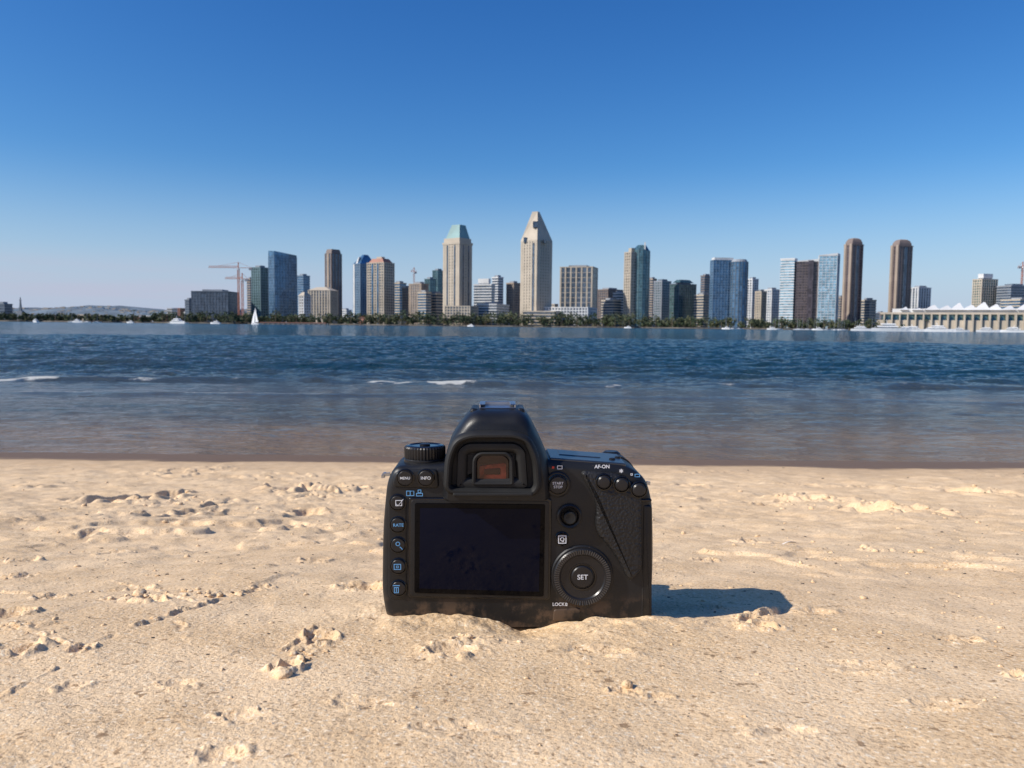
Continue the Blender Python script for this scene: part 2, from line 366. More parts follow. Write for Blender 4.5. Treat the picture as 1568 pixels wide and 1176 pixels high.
xs=np.linspace(-3400,3800,n)
hh=84+26*fbm(xs/500,xs*0,5,4)+16*fbm(xs/90,xs*0+9,2,3); hh=hh*np.where(xs<-600,1,.75)
for j,(yy,sc_) in enumerate(((4200,0),(4500,.75),(4800,1),(5400,.9),(6500,0))):
    for i in range(n): mb.v.append((float(xs[i]),yy,float(hh[i]*sc_)*1.0))
for j in range(4):
    for i in range(n-1): b=j*n+i; mb.f.append((b,b+1,b+n+1,b+n)); mb.m.append(k)
mb.obj('hills',smooth=True)
mb=MB()
for i in range(850):
    xx=random.uniform(-3100,-1100) if i<650 else random.uniform(-1100,3500); q=random.random(); yy=4200+500*q
    z=float(np.interp(xx,xs,hh))*(.75*min(q*1.6,1)+.25*max(0,q*1.6-1))
    s=random.uniform(5,11); p=[(xx-s,yy),(xx+s,yy),(xx+s,yy+s),(xx-s,yy+s)]
    mb.prism(p,z-4,z+random.uniform(3,8),MT[random.choice(['bluegrey','tan','tan','grey','cream'])],MT[random.choice(['red','dgrey','grey'])])
mb.obj('hillside_houses')
# trees on the far shore
leafm=[simple('foliage_dark',(.040,.060,.032),.9,var=.5,scale=.2),simple('foliage_mid',(.070,.095,.045),.9,var=.5,scale=.2),simple('foliage_light',(.12,.125,.06),.9,var=.4,scale=.2)]
trunkm=simple('bark',(.12,.09,.06),.9)
mb=MB(); rt=random.Random(11)
uu=-10
while uu<1570:
    D=rt.uniform(958,1000); x0=(uu-784)/F*D; Ht=rt.uniform(7,14)*(1.25 if 600<uu<1000 else .95)
    if uu>1340: Ht*=.5
    if uu<230: Ht*=.75
    W=Ht*rt.uniform(.4,.75)
    if rt.random()<.12: uu+=rt.uniform(3,9)
    mb.frus([(x0-.5,D-.5),(x0+.5,D-.5),(x0+.5,D+.5),(x0-.5,D+.5)],1,[(x0-.2,D-.2),(x0+.2,D-.2),(x0+.2,D+.2),(x0-.2,D+.2)],Ht*.7,trunkm)
    cl=[(rt.gauss(0,.45)*W,rt.gauss(0,.4)*W,Ht*rt.uniform(.2,.95),W*rt.uniform(.25,.5)) for _ in range(8)]
    for c in cl:
        mi=mb.mi(rt.choice(leafm))
        for _ in range(22):
            d=Vector((rt.gauss(0,1),rt.gauss(0,1),rt.gauss(0,.8))).normalized()*c[3]*rt.uniform(.6,1.1)
            p=Vector((x0+c[0],D+c[1],c[2]+1))+d; s=rt.uniform(.5,1.2)
            a=Vector((rt.gauss(0,1),rt.gauss(0,1),rt.gauss(0,1))).normalized()*s; bb=Vector((rt.gauss(0,1),rt.gauss(0,1),rt.gauss(0,1))).normalized()*s
            k0=len(mb.v); mb.v+=[tuple(p-a),tuple(p+bb),tuple(p+a),tuple(p-bb)]; mb.f.append((k0,k0+1,k0+2,k0+3)); mb.m.append(mi)
    uu+=rt.uniform(1.6,5)
mb.obj('shoreline_trees')
for i in range(30):
    u0=rt.uniform(200,1560); D=rt.uniform(954,960); H=rt.uniform(9,18); mb=MB(); x0=(u0-784)/F*D
    mb.frus([(-.35,-.35),(.35,-.35),(.35,.35),(-.35,.35)],0,[(-.2,-.2),(.2,-.2),(.2,.2),(-.2,.2)],H,trunkm)
    for j in range(13):
        A=j*2.4; L=rt.uniform(2.4,3.4); c,s=math.cos(A),math.sin(A)
        for q in range(4):
            f=q/3; P=Vector((c*L*f,s*L*f,H+.8*math.sin(f*2.6)-1.7*f*f)); wv=Vector((-s,c,0))*(.55*(1-f*.8))
            k0=len(mb.v); mb.v+=[tuple(P-wv),tuple(P+wv)]
            if q: mb.f.append((k0-2,k0-1,k0+1,k0)); mb.m.append(mb.mi(leafm[1]))
    mb.obj('palm_tree',(x0,D,1.2))
# boats
whitep=simple('white_gelcoat',(.8,.8,.8),.3,var=.05); sailm=simple('sailcloth',(.85,.85,.85),.8,var=.04)
def hull(mb,L,B,h,mat):
    n=9; ring=[]
    for i in range(n):
        f=i/(n-1); xx=-L/2+L*f; wv=B/2*(1-max(0,(f-.45)/.55)**2.2)*(.85+.15*min(1,f*4)); zz=h*(1+.35*max(0,f-.5))
        ring.append([(xx-(.0),-wv*.75,-.3),(xx+ (0.08*L*max(0,f-.8)),-wv,zz),(xx+(0.08*L*max(0,f-.8)),wv,zz),(xx,wv*.75,-.3)])
    b=len(mb.v); k=mb.mi(mat)
    for r in ring: mb.v+=r
    for i in range(n-1):
        for j in range(4): mb.f.append((b+i*4+j,b+i*4+(j+1)%4,b+i*4+4+(j+1)%4,b+i*4+4+j)); mb.m.append(k)
    mb.f.append((b,b+1,b+2,b+3)); mb.m.append(k); e=b+(n-1)*4; mb.f.append((e+3,e+2,e+1,e)); mb.m.append(k)
def yacht(u,D,L,name='motor_yacht',flip=False,decks=2):
    mb=MB(); h=L*.07+.5; hull(mb,L,L*.24,h,whitep); z=h
    for d in range(decks):
        s=1-d*.3; x0,x1=-L*.32*s,L*.2*s; b=L*.085*s
        mb.prism([(x0,-b),(x1-.04*L,-b),(x1-.04*L,b),(x0,b)],z,z+L*.03,MT['gdark'])
        mb.frus([(x0-.03*L,-b*1.08),(x1,-b*1.08),(x1,b*1.08),(x0-.03*L,b*1.08)],z+L*.03,[(x0-.05*L,-b*1.1),(x1-.05*L,-b*1.1),(x1-.05*L,b*1.1),(x0-.05*L,b*1.1)],z+L*.065,whitep); z+=L*.065
    mb.beam((-L*.1,0,z),(-L*.13,0,z+L*.1),.12,whitep)
    mb.obj(name,((u-784)/F*D,D,0.0),(math.pi if flip else 0)-random.uniform(.3,.75))
yacht(273,700,20,'harbour_ferry',decks=2)
for u0,L,D in ((1318,17,650),(1362,25,560),(1398,17,600),(1437,20,580),(1468,13,640),(1510,18,700),(1250,10,800),(1340,11,700),(1385,16,640),(1420,14,660),(120,11,700),(330,12,800),(1545,20,700),(55,9,600),(720,9,850),(1180,10,850),(200,8,760),(960,8,860),(1110,9,820)):
    yacht(u0,D,L,flip=random.random()<.5)
def sailboat(u,D,L,H,sails=True):
    mb=MB(); hull(mb,L,L*.28,L*.09,whitep); mb.box(-L*.2,L*.12,-L*.07,L*.07,L*.09,L*.13,whitep)
    mb.beam((0,0,L*.1),(0,0,H),.09,MT['grey']); mb.beam((0,0,L*.2),(-L*.42,0,L*.2),.09,MT['grey'])
    if sails:
        k=mb.mi(sailm)
        for tri in ([(-.1,0,L*.22),(-L*.42,.5,L*.22),(-.1,0,H*.98)],[(.15,0,H*.9),(L*.45,0,L*.13),(.2,.7,L*.15)]):
            A,B,C=[Vector(q) for q in tri]; n=6
            idx={}
            for i in range(n+1):
                for j in range(n+1-i):
                    P=A+(B-A)*i/n+(C-A)*j/n; P.y+=.35*math.sin(math.pi*i/n)*math.sin(math.pi*min(1,j/n+.2)); idx[i,j]=len(mb.v); mb.v.append(tuple(P))
            for i in range(n):
                for j in range(n-i):
                    mb.f.append((idx[i,j],idx[i+1,j],idx[i,j+1])); mb.m.append(k)
                    if j<n-i-1: mb.f.append((idx[i+1,j],idx[i+1,j+1],idx[i,j+1])); mb.m.append(k)
    mb.obj('sailboat',((u-784)/F*D,D,0),random.uniform(-.3,.3)+(2.75 if sails else 0))
sailboat(391,700,9.5,15)
for i in range(30): sailboat(rt.uniform(1100,1345) if i<24 else rt.uniform(60,320),rt.uniform(890,945),9,rt.uniform(9,16),False)
mb=MB(); c=at(450,492,940); mb.box(-42,40,0,6,0,1.6,MT['cream']); mb.box(-40,38,-.5,0,1.6,2.6,MT['red'])
for i in range(14): mb.box(-41+i*6,-40+i*6,-1,-.2,-2,1.5,MT['brown'])
mb.obj('pier',(c.x,940,0))
# ---------------------------------------------------------------- ground & water sheets
HY=[-400,-30,-6,-2,0,.25,.437,.7,1.0,1.5,2.5,3.5,4.5,5.1,6,8,12,25,60,200,9000]
HH=[-3.2,-2.0,-.7,-.15,.115,.138,.165,.213,.270,.362,.532,.675,.790,.853,.93,1.05,1.4,2.2,4,5,6]
yy_=np.array(HY);hh_=np.array(HH)
def prof(y):
    e=np.maximum(0.03,np.abs(y)*.12)
    return (np.interp(y-e,yy_,hh_)+np.interp(y,yy_,hh_)+np.interp(y+e,yy_,hh_)+np.interp(y-.5*e,yy_,hh_)+np.interp(y+.5*e,yy_,hh_))/5
def g(u,v):
    d=ray(u,v); lo,hi=.15,6.0
    for _ in range(40):
        m=(lo+hi)/2
        if -d.z/d.y*m - float(prof(np.array([m]))[0])<0: lo=m
        else: hi=m
    return (d.x/d.y*m, m, m/F)
CX=(797-784)*.000366; YB=.437
pits=[ # u,v,wpx,aspect(y/x),depth factor
 (205,762,60,2.6,.8),(255,757,45,2.4,.6),(300,785,45,2,.6),(205,790,55,1.8,.7),(270,790,35,1.8,.5),(330,778,35,2,.5),(445,748,60,2.1,.6),(500,752,60,1.8,.7),(465,782,45,2,.6),(540,745,40,1.8,.5),(35,798,70,1.4,.5),
 (135,815,40,1.4,.5),(120,760,40,1.4,.35),(1235,765,75,1.8,.6),(1180,772,36,1.8,.5),(1290,772,40,1.8,.45),(1330,783,55,1.9,.6),(1410,788,65,1.7,.5),(1370,785,40,1.8,.5),(1475,757,50,1.9,.5),(1545,760,55,1.8,.5),(1100,765,40,1.5,.35),(640,740,50,1.5,.3),(60,745,40,1.6,.4),(1060,742,36,1.6,.4),
 (35,858,36,1.3,.8),(30,880,34,1,.5),(75,915,34,1.,.5),(215,905,34,.9,.5),(230,925,38,1,.7),(355,915,28,1,.6),(400,905,28,1,.5),(440,1025,40,1.4,.95),(120,1000,34,1,.6),
 (25,1000,60,1,.7),(490,980,44,1.2,.6),(690,1000,70,.9,.35),(1165,962,46,.9,.6),(960,1058,44,.7,.4),(1010,1065,38,.6,.35),(370,1100,60,.8,.3),(1340,850,34,1.3,.6),(1085,862,28,1,.5),
 (1560,1035,34,1,.7),(560,905,60,.9,.4),(1330,1020,80,.6,.2),(340,1160,60,.8,.4),(110,1055,40,1,.3),(1090,935,36,.8,.4),(20,945,50,.8,.5),(910,1000,90,.6,.18),(1120,960,60,.6,.25),(1200,1120,90,.5,.16),(700,1120,110,.5,.16),(1450,1080,90,.5,.2),(1460,980,60,.7,.25),(180,840,40,1,.35),(1150,830,40,1.2,.4),(1240,850,30,1.2,.4),(1500,860,40,1.2,.4),(480,860,40,1,.35),(270,1050,50,.8,.3),(560,1080,70,.6,.2),(1250,940,50,.8,.3)]
PT=[]
for (u,v,wp,asp,dep) in pits:
    x,y,k=g(u,v); PT.append((x,y,wp*.5*k,wp*.5*k*asp,dep*wp*k*(.36 if y<1 else .36), .8 if y<1 else .55))
creases=[((150,985),(400,905),4,1.1),((60,915),(200,905),3,1.1),((0,1075),(150,990),3.5,.9),((400,735),(560,745),2.5,1.3),((0,795),(70,792),2.5,1.3),((1160,772),(1240,758),2.5,1.3),((430,1000),(490,965),4,1.3),((1130,955),(1200,935),6,1.4),((540,960),(640,925),4,.9),((0,905),(80,910),3.5,1.2),((1300,780),(1440,778),2.5,1.3),((340,1010),(560,960),3.5,.6),((1020,830),(1400,860),2,.5),((100,850),(560,870),2,.6),((170,890),(330,935),3,.8),((1400,900),(1568,930),2.5,.6),((0,960),(160,1010),4,.8),((260,930),(290,990),4,.8)]
CR=[]
for a,b,wp,am in creases:
    A=g(*a);B=g(*b); CR.append((A[0],A[1],B[0],B[1],wp*(A[2]+B[2])/2,am))
rough=[(235,775,70,2.2),(475,762,60,2.0),(1230,768,55,1.5),(1380,785,55,1.4),(310,915,55,.5),(40,965,45,.8),(1520,757,45,1.5),(720,985,60,.4),(1150,950,45,.5),(465,1000,36,.6),(200,920,45,.5)]
RG=[]
for u,v,wp,asp in rough:
    x,y,k=g(u,v); RG.append((x,y,wp*k,wp*k*asp,k))
def sand(x,y):
    h=-prof(y)+ZE
    near=sst(5.0,3.6,y)
    r=np.hypot(x,y)
    amp=np.clip(r/1.0,.5,1.5)
    h=h+near*amp*(.011*fbm(x/.40,y/.40,3,3)+.0065*fbm(x/.11,y/.14,8,3))
    h=h+near*.0012*np.clip(r/.6,.7,3)*fbm(x/.022,y/.024,21,3)*sst(6,1,r)
    rf=sst(.05,.4,fbm(x/.5+5,y/.6,31,2)); c=fbm(x/.07,y/.08,41,3)
    h=h+near*rf*.0042*np.clip(r/.8,.4,2.0)*sst(.12,.32,c)*sst(.25,.9,r)
    for X,Y,rx,ry,k in RG:
        m=(np.abs(x-X)<rx*2.2)&(np.abs(y-Y)<ry*2.2)
        if m.any():
            xx=x[m];yy=y[m]; q=np.exp(-((xx-X)/rx)**2-((yy-Y)/ry)**2); s=k*26
            wx=.5*fbm(xx/s*1.2,yy/s,55,3)
            c=vn(xx/s+wx,yy/s/1.6+wx,51)*.62+vn(xx/s*2.3,yy/s*1.7,52)*.25+vn(xx/s*6,yy/s*5,53)*.13
            h[m]+=q*k*(3.6 if Y>1 else 4.6)*(sst(.44,.62,c)+.35*sst(.62,.74,c)-.4)
    for X,Y,rx,ry,A,rim in PT:
        m=(np.abs(x-X)<rx*2.6)&(np.abs(y-Y)<ry*2.6)
        if m.any():
            xx=x[m];yy=y[m]; wx=rx*.6*fbm(xx/rx*.9,yy/ry*.9,61,4); wy=ry*.6*fbm(xx/rx*.9+7,yy/ry*.9,62,4)
            q=np.hypot((xx-X+wx)/rx,(yy-Y+wy)/ry); nn=vn(xx/rx*1.6,yy/ry*1.6,63)
            h[m]+=-A*np.exp(-q**4)+A*rim*np.exp(-((q-1.3)/.36)**2)*sst(.3,.7,nn)
    for ax,ay,bx,by,wd,am in CR:
        dx,dy=bx-ax,by-ay; L2=dx*dx+dy*dy
        m=(x>min(ax,bx)-wd*6)&(x<max(ax,bx)+wd*6)&(y>min(ay,by)-wd*9)&(y<max(ay,by)+wd*9)
        if m.any():
            xx=x[m];yy=y[m]; t=np.clip(((xx-ax)*dx+(yy-ay)*dy)/L2,0,1)
            L=math.sqrt(L2); sd=((xx-ax-t*dx)*(-dy)+(yy-ay-t*dy)*dx)/L+wd*3.0*fbm(xx/wd/9,yy/wd/9,71,4); en=np.hypot(xx-ax-t*dx,yy-ay-t*dy)
            fall=np.exp(-(en/(wd*5))**2)*sst(0,.1,t+.02)*sst(1.02,.9,t)
            h[m]+=am*wd*.9*fall*(np.exp(-((sd-wd)/wd)**2)-.6*np.exp(-((sd+wd)/(wd*1.3))**2))*sst(.2,.7,vn(xx/wd/6,yy/wd/6,72))*1.3
    m=(np.abs(x-CX)<.3)&(np.abs(y-YB)<.2)
    xx=x[m]-CX;yy=y[m]-YB-.01
    wnd=np.exp(-(xx/.1)**4)*np.exp(-(yy/.05)**4)
    z0=-float(prof(np.array([YB+.01]))[0])+ZE
    target=z0+(float(prof(np.array([YB+.01]))[0])-prof(YB+.01+yy))+.0035-.0085*np.exp(-((xx-.006)/.022)**2)+.0038*fbm(xx/.016,yy/.02,81,4)
    h[m]=h[m]*(1-wnd)+target*wnd
    return h
def polar(name,rs,th,zf,attrf=None):
    R,TH=np.meshgrid(rs,th,indexing='ij'); x=(R*np.sin(TH)).ravel(); y=(R*np.cos(TH)).ravel()
    z=zf(x,y); nr,ntt=len(rs),len(th)
    co=np.stack([x,y,z],1).astype(np.float32)
    i=np.arange(nr-1)[:,None]*ntt+np.arange(ntt-1)[None,:]
    q=np.stack([i,i+ntt,i+ntt+1,i+1],-1).reshape(-1,4).astype(np.int32)
    me=bpy.data.meshes.new(name); me.vertices.add(len(co)); me.vertices.foreach_set('co',co.ravel())
    me.loops.add(q.size); me.loops.foreach_set('vertex_index',q.ravel())
    me.polygons.add(len(q)); me.polygons.foreach_set('loop_start',np.arange(0,q.size,4,dtype=np.int32)); me.polygons.foreach_set('loop_total',np.full(len(q),4,np.int32))
    me.polygons.foreach_set('use_smooth',np.ones(len(q),bool))
    me.update(calc_edges=True)
    if attrf is not None:
        a=me.attributes.new('foam','FLOAT','POINT'); a.data.foreach_set('value',attrf(x,y).astype(np.float32))
    o=bpy.data.objects.new(name,me); scene.collection.objects.link(o)
    if me.polygons[5000].normal.z<0: me.flip_normals()
    return o
dense=np.radians(np.linspace(-44,44,1200)); side1=np.radians(np.linspace(-180,-44.5,110)); side2=np.radians(np.linspace(44.5,180,110))
th=np.concatenate([side1,dense,side2])
rs=np.concatenate([[.004,.05,.1],np.geomspace(.14,6.5,950),np.geomspace(6.6,9500,60)])
ground=polar('sand_beach',rs,th,sand)
BR=11.7
segs=[(-15,105,.9),(110,170,.4),(195,245,.8),(330,380,.4),(470,530,.35),(550,640,.75),(640,722,1.1),(760,800,.45),(905,955,.8),(1000,1050,.4),(1090,1150,.45),(1230,1300,.45),(1380,1480,.45)]
def yb(x): return BR+.55*fbm(x/4.0,x*0+3,91,3)
def wav(x,y):
    r=np.hypot(x,y)
    A=.0058+.0034*sst(9,7,y)+.036*sst(10.2,15,y); A=A*np.exp(-r/160)
    n1=fbm(x/3.5,y/2.2,101,3); n2=fbm(x/1.2,y/.7,103,3)
    z=A*(.5*np.sin(2*np.pi*(y/2.6+1.1*n1))+.5*np.sin(2*np.pi*(y/1.25+x*.1+1.3*n2))+2.0*fbm(x/.75,y/.34,105,4))
    z=z+.0042*fbm(x/.26,y/.13,107,3)*sst(5.2,6.6,y)
    z=z+.03*sst(13,20,y)*np.exp(-r/90)*np.sin(2*np.pi*(y/6.5+.9*fbm(x/9,y/6,111,2)))
    Y=yb(x); d=y-Y
    hgt=.044*(.4+1.1*vn(x/1.5,x*0,121))*(.8+.4*vn(x/.25,x*0,122))
    z=z+hgt*np.where(d<0,np.exp(-(d/.16)**2),np.exp(-(d/.6)**2))
    d2=y-(9.6+.5*fbm(x/3,x*0+8,131,3)); z=z+.018*np.where(d2<0,np.exp(-(d2/.1)**2),np.exp(-(d2/.6)**2))
    d4=y-(8.0+.6*fbm(x/2.5,x*0+2,133,3)); z=z+.010*np.where(d4<0,np.exp(-(d4/.1)**2),np.exp(-(d4/.5)**2))*vn(x/1.2,x*0+7,134)
    d3=y-(16+.8*fbm(x/5,x*0+8,135,3)); z=z+.05*np.exp(-(d3/.6)**2)*(.4+.9*vn(x/2.2,x*0+2,121))
    return z*sst(4.6,6.2,y)
def foamf(x,y):
    Y=yb(x); d=y-Y; b=np.exp(-(np.maximum(d,0)/.07)**2-(np.minimum(d,0)/.22)**2)
    m=np.zeros_like(x)
    for a,c,s in segs:
        xa=(a-784)/F*BR; xc=(c-784)/F*BR; m=np.maximum(m,s*sst(xa-.3,xa+.3,x)*sst(xc+.3,xc-.3,x))
    out_=np.where(np.abs(x)>7.8,sst(.5,.7,vn(x/1.5,x*0,141)),0); m=np.maximum(m,out_*.8)
    f=b*m*(.15+1.35*vn(x/.13,y/.1,143))
    d2=y-(9.6+.5*fbm(x/3,x*0+8,131,3)); f=f+.6*np.exp(-(d2/.05)**2)*sst(.35,.7,vn(x/.9,x*0+4,151))
    return f
rw=np.concatenate([np.geomspace(3.5,60,900),np.geomspace(61,9000,90)])
water=polar('bay_water',rw,np.concatenate([np.radians(np.linspace(-88,-43.5,60)),np.radians(np.linspace(-43,43,850)),np.radians(np.linspace(43.5,88,60))]),lambda x,y:np.where(y<4.0,-.05,0)+wav(x,y),foamf)
# sand material
m,t,b=newmat('sand'); geo=N(t,'ShaderNodeNewGeometry'); sp=N(t,'ShaderNodeSeparateXYZ'); t.links.new(geo.outputs['Position'],sp.inputs[0])
P=geo.outputs['Position']
def noise(t,P,s,d=3,rough=.5,mapsc=None):
    if mapsc:
        mm=N(t,'ShaderNodeMapping'); mm.inputs['Scale'].default_value=mapsc; t.links.new(P,mm.inputs[0]); P=mm.outputs[0]
    n=N(t,'ShaderNodeTexNoise'); n.inputs['Scale'].default_value=s; n.inputs['Detail'].default_value=d; n.inputs['Roughness'].default_value=rough; t.links.new(P,n.inputs[0]); return n.outputs[0]
def mix(t,f,a,b_,bt='MIX'):
    q=N(t,'ShaderNodeMixRGB',blend_type=bt)
    for i,x in enumerate((f,a,b_)):
        if isinstance(x,tuple): q.inputs[i].default_value=(*x,1)
        elif isinstance(x,(int,float)): q.inputs[i].default_value=x
        else: t.links.new(x,q.inputs[i])
    return q.outputs[0]
nf=noise(t,P,520,2,.6); nm=noise(t,P,14,4); nl=noise(t,P,2.2,3); ng=noise(t,P,230,2,.7)
c=mix(t,mr(t,nm,.35,.65,0,1),(.72,.505,.29),(.84,.61,.37))
c=mix(t,mr(t,nf,.33,.43,.7,0),c,(.32,.19,.10)); c=mix(t,mr(t,nf,.58,.68,0,.8),c,(.92,.78,.58))
c=mix(t,mr(t,ng,.60,.72,0,.45),c,(.84,.52,.25))
c=mix(t,mr(t,noise(t,P,180,2,.5),.66,.70,0,.8),c,(.28,.17,.09))
c=mix(t,mr(t,nl,.35,.7,0,.2),c,(.60,.41,.24))
zz=mul(t,sp.outputs[2],mul(t,mul(t,noise(t,P,1.6,4,.6,(.5,1,1)),.5,'SUBTRACT'),.10),'ADD')
damp=mr(t,zz,.07,.20,.45,0); c=mix(t,damp,c,(.42,.28,.165))
wet=mr(t,zz,.045,.07,1,0); c=mix(t,mul(t,wet,.95),c,(.16,.095,.05))
t.links.new(c,b.inputs['Base Color'])
t.links.new(mr(t,wet,0,1,.95,.5),b.inputs['Roughness']); b.inputs['Specular IOR Level'].default_value=.15
bp=N(t,'ShaderNodeBump'); bp.inputs['Strength'].default_value=.65; bp.inputs['Distance'].default_value=.0014
hsum=mul(t,mul(t,noise(t,P,380,3,.7),1.2),mul(t,noise(t,P,130,3,.6),.8),'ADD'); t.links.new(hsum,bp.inputs['Height']); t.links.new(bp.outputs[0],b.inputs['Normal'])
ground.data.materials.append(m); sandm=m
# water material
m,t,b=newmat('bay_water'); geo=N(t,'ShaderNodeNewGeometry'); sp=N(t,'ShaderNodeSeparateXYZ'); t.links.new(geo.outputs['Position'],sp.inputs[0]); P=geo.outputs['Position']; Y=sp.outputs[1]
c=mix(t,mr(t,Y,5.1,8.0,0,1),(.22,.145,.085),(.080,.075,.062)); c=mix(t,mr(t,Y,8.0,16,0,1),c,(.008,.042,.066)); c=mix(t,mr(t,Y,25,200,0,1),c,(.004,.062,.105))
n=noise(t,P,.5,3,.5,(.35,1,1)); c=mix(t,mr(t,n,.4,.65,0,.35),c,(.035,.05,.055))
at_=N(t,'ShaderNodeAttribute',attribute_name='foam')
fn=noise(t,P,20,5,.8); fm=mr(t,mul(t,at_.outputs['Fac'],mul(t,fn,1.8)),.30,.75,0,.85)
c=mix(t,fm,c,(.60,.60,.56)); t.links.new(c,b.inputs['Base Color'])
t.links.new(mr(t,fm,0,1,.09,.8),b.inputs['Roughness']); b.inputs['IOR'].default_value=1.333
spl=mul(t,mr(t,Y,5.2,9.0,.24,.36),mr(t,Y,12,80,0,-.16),'ADD'); t.links.new(spl,b.inputs['Specular IOR Level'])
hb=mul(t,mul(t,noise(t,P,3.2,4,.65,(.5,1.3,1)),2.2),mul(t,noise(t,P,16,4,.65,(.5,1.2,1)),.8),'ADD')
bp=N(t,'ShaderNodeBump'); bp.inputs['Distance'].default_value=.11; t.links.new(hb,bp.inputs['Height'])
t.links.new(mul(t,mul(t,mr(t,Y,5.5,8.3,.48,.50),mr(t,Y,8.3,9.6,0,-.14),'ADD'),mr(t,Y,10,15,0,.62),'ADD'),bp.inputs['Strength']); t.links.new(bp.outputs[0],b.inputs['Normal'])
water.data.materials.append(m)
# clods
rc=random.Random(5)
bm=bmesh.new(); bmesh.ops.create_icosphere(bm,subdivisions=2,radius=1); iv=[v.co.copy() for v in bm.verts]; fi=[tuple(v.index for v in f.verts) for f in bm.faces]; bm.free()
va=np.array([tuple(v) for v in iv])
def scatter(name,spots,mat,flat=(.5,.9)):
    mb=MB(); km=mb.mi(mat)
    sx=np.array([s[0] for s in spots]);sy=np.array([s[1] for s in spots]); sz=sand(sx,sy)
    for (x,y,s),z in zip(spots,sz):
        if abs(x-CX)<.1 and abs(y-YB-.02)<.06: continue
        b0=len(mb.v); o=rc.uniform(0,99); sq=rc.uniform(*flat); st=rc.uniform(.8,1.5)
        ff=1+.5*fbm(va[:,0]*1.3+o,va[:,1]*1.3+va[:,2],4,3)
        for v,f in zip(iv,ff): f=float(f); mb.v.append((x+v.x*s*f*st,y+v.y*s*f,float(z)+s*.2+v.z*s*f*sq))
        for q in fi: mb.f.append(tuple(b0+i for i in q)); mb.m.append(km)
    mb.obj(name,smooth=True)
spots=[]
for X,Y,rx,ry,k in RG:
    for _ in range(12): spots.append((X+rc.gauss(0,rx*.6),Y+rc.gauss(0,ry*.6),k*rc.uniform(1.2,5)))
for _ in range(480):
    uu_,vv_=rc.uniform(-60,1620),rc.triangular(730,1170,790); x,y,k=g(uu_,vv_); spots.append((x,y,k*rc.choice([.9,1,1.2,1.5,1.5,2,2.6,3.5])))
for uu_,vv_,s in ((215,917,11),(1322,922,6),(1325,846,9),(1085,861,8),(432,1040,12),(960,1052,9),(205,765,8),(1448,782,7),(1222,757,6),(60,915,6),(450,1005,7),(425,1025,9),(185,772,8),(1340,855,6),(1395,857,5),(1410,855,5)):
    x,y,k=g(uu_,vv_); spots.append((x,y,k*s))
scatter('sand_clods',spots,sandm)
spots=[]
for _ in range(520):
    uu_,vv_=rc.uniform(-60,1620),rc.triangular(712,1150,745); x,y,k=g(uu_,vv_); spots.append((x,y,k*rc.choice([.7,.9,1,1.2,1.6,2.2])))
scatter('beach_pebbles',spots,simple('pebble',(.10,.07,.05),.8,var=.7,scale=9),(.3,.6))
# shell
mb=MB(); x,y,k=g(1210,841); z=float(sand(np.array([x]),np.array([y]))[0]); sh=simple('shell',(.75,.68,.6),.5)
n=10
for j in range(5):
    for i in range(n+1):
        A=math.pi*i/n; r=k*13*j/4*(1+.06*(i%2)); mb.v.append((x+r*math.cos(A),y+r*math.sin(A)*.8-k*4,z+k*3+k*5*math.sin(math.pi*.5*(1-j/4))))
for j in range(4):
    for i in range(n): q=j*(n+1)+i; mb.f.append((q,q+1,q+n+2,q+n+1)); mb.m.append(mb.mi(sh))
mb.obj('seashell',smooth=True)
# ---------------------------------------------------------------- DSLR
K=.000366
root=bpy.data.objects.new('dslr_camera',None); scene.collection.objects.link(root)
zb=ZE-.165
root.location=(CX,YB,zb); root.rotation_euler=(0,-ROLL,math.radians(1.0))
def X_(u): return (u-797)*K
def Z_(v): return (950-v)*K
def part(o): o.parent=root; return o
def rp(pts,seg=5):
    n=len(pts); out=[]
    for i in range(n):
        a=Vector(pts[i-1][:2]);b=Vector(pts[i][:2]);c=Vector(pts[(i+1)%n][:2]); r=pts[i][2] if len(pts[i])>2 else 4
        d1=(a-b);d2=(c-b);l=min(r,d1.length*.48,d2.length*.48); p=b+d1.normalized()*l; q=b+d2.normalized()*l
        for s in range(seg+1):
            f=s/seg; out.append(tuple((1-f)**2*p+2*f*(1-f)*b+f*f*q))
    return [(X_(u),Z_(v)) for u,v in out]
def area(p): return sum(p[i][0]*p[(i+1)%len(p)][1]-p[(i+1)%len(p)][0]*p[i][1] for i in range(len(p)))/2
def ins(p,d):
    if area(p)<0: p=p[::-1]
    return offs(p,-d)
def loft(name,rings,mat,smooth=True,capend=True):
    vs=[];fs=[];n=len(rings[0][0])
    for p,y in rings: vs+=[(a,y,c) for a,c in p]
    for j in range(len(rings)-1):
        for i in range(n): k=(i+1)%n; fs.append((j*n+i,j*n+k,(j+1)*n+k,(j+1)*n+i))
    fs.append(tuple(range(n)));
    if capend: fs.append(tuple((len(rings)-1)*n+i for i in reversed(range(n))))
    me=bpy.data.meshes.new(name); me.from_pydata(vs,[],fs); me.materials.append(mat)
    bm=bmesh.new(); bm.from_mesh(me); bmesh.ops.recalc_face_normals(bm,faces=bm.faces); bm.to_mesh(me); bm.free()
    if smooth:
        me.polygons.foreach_set('use_smooth',[True]*len(fs)); me.set_sharp_from_angle(angle=math.radians(38))
    o=bpy.data.objects.new(name,me); scene.collection.objects.link(o); return part(o)
def ccw(p): return p if area(p)>0 else p[::-1]
def plate(name,p,y0,y1,mat,bev=.0006,steps=4):
    p=ccw(p); r=[(p,y0)]
    for s in range(steps+1):
        A=s/steps*math.pi/2; r.append((ins(p,bev*(1-math.cos(A))) if s else p, y1+bev*(1-math.sin(A))))
    return loft(name,r,mat)
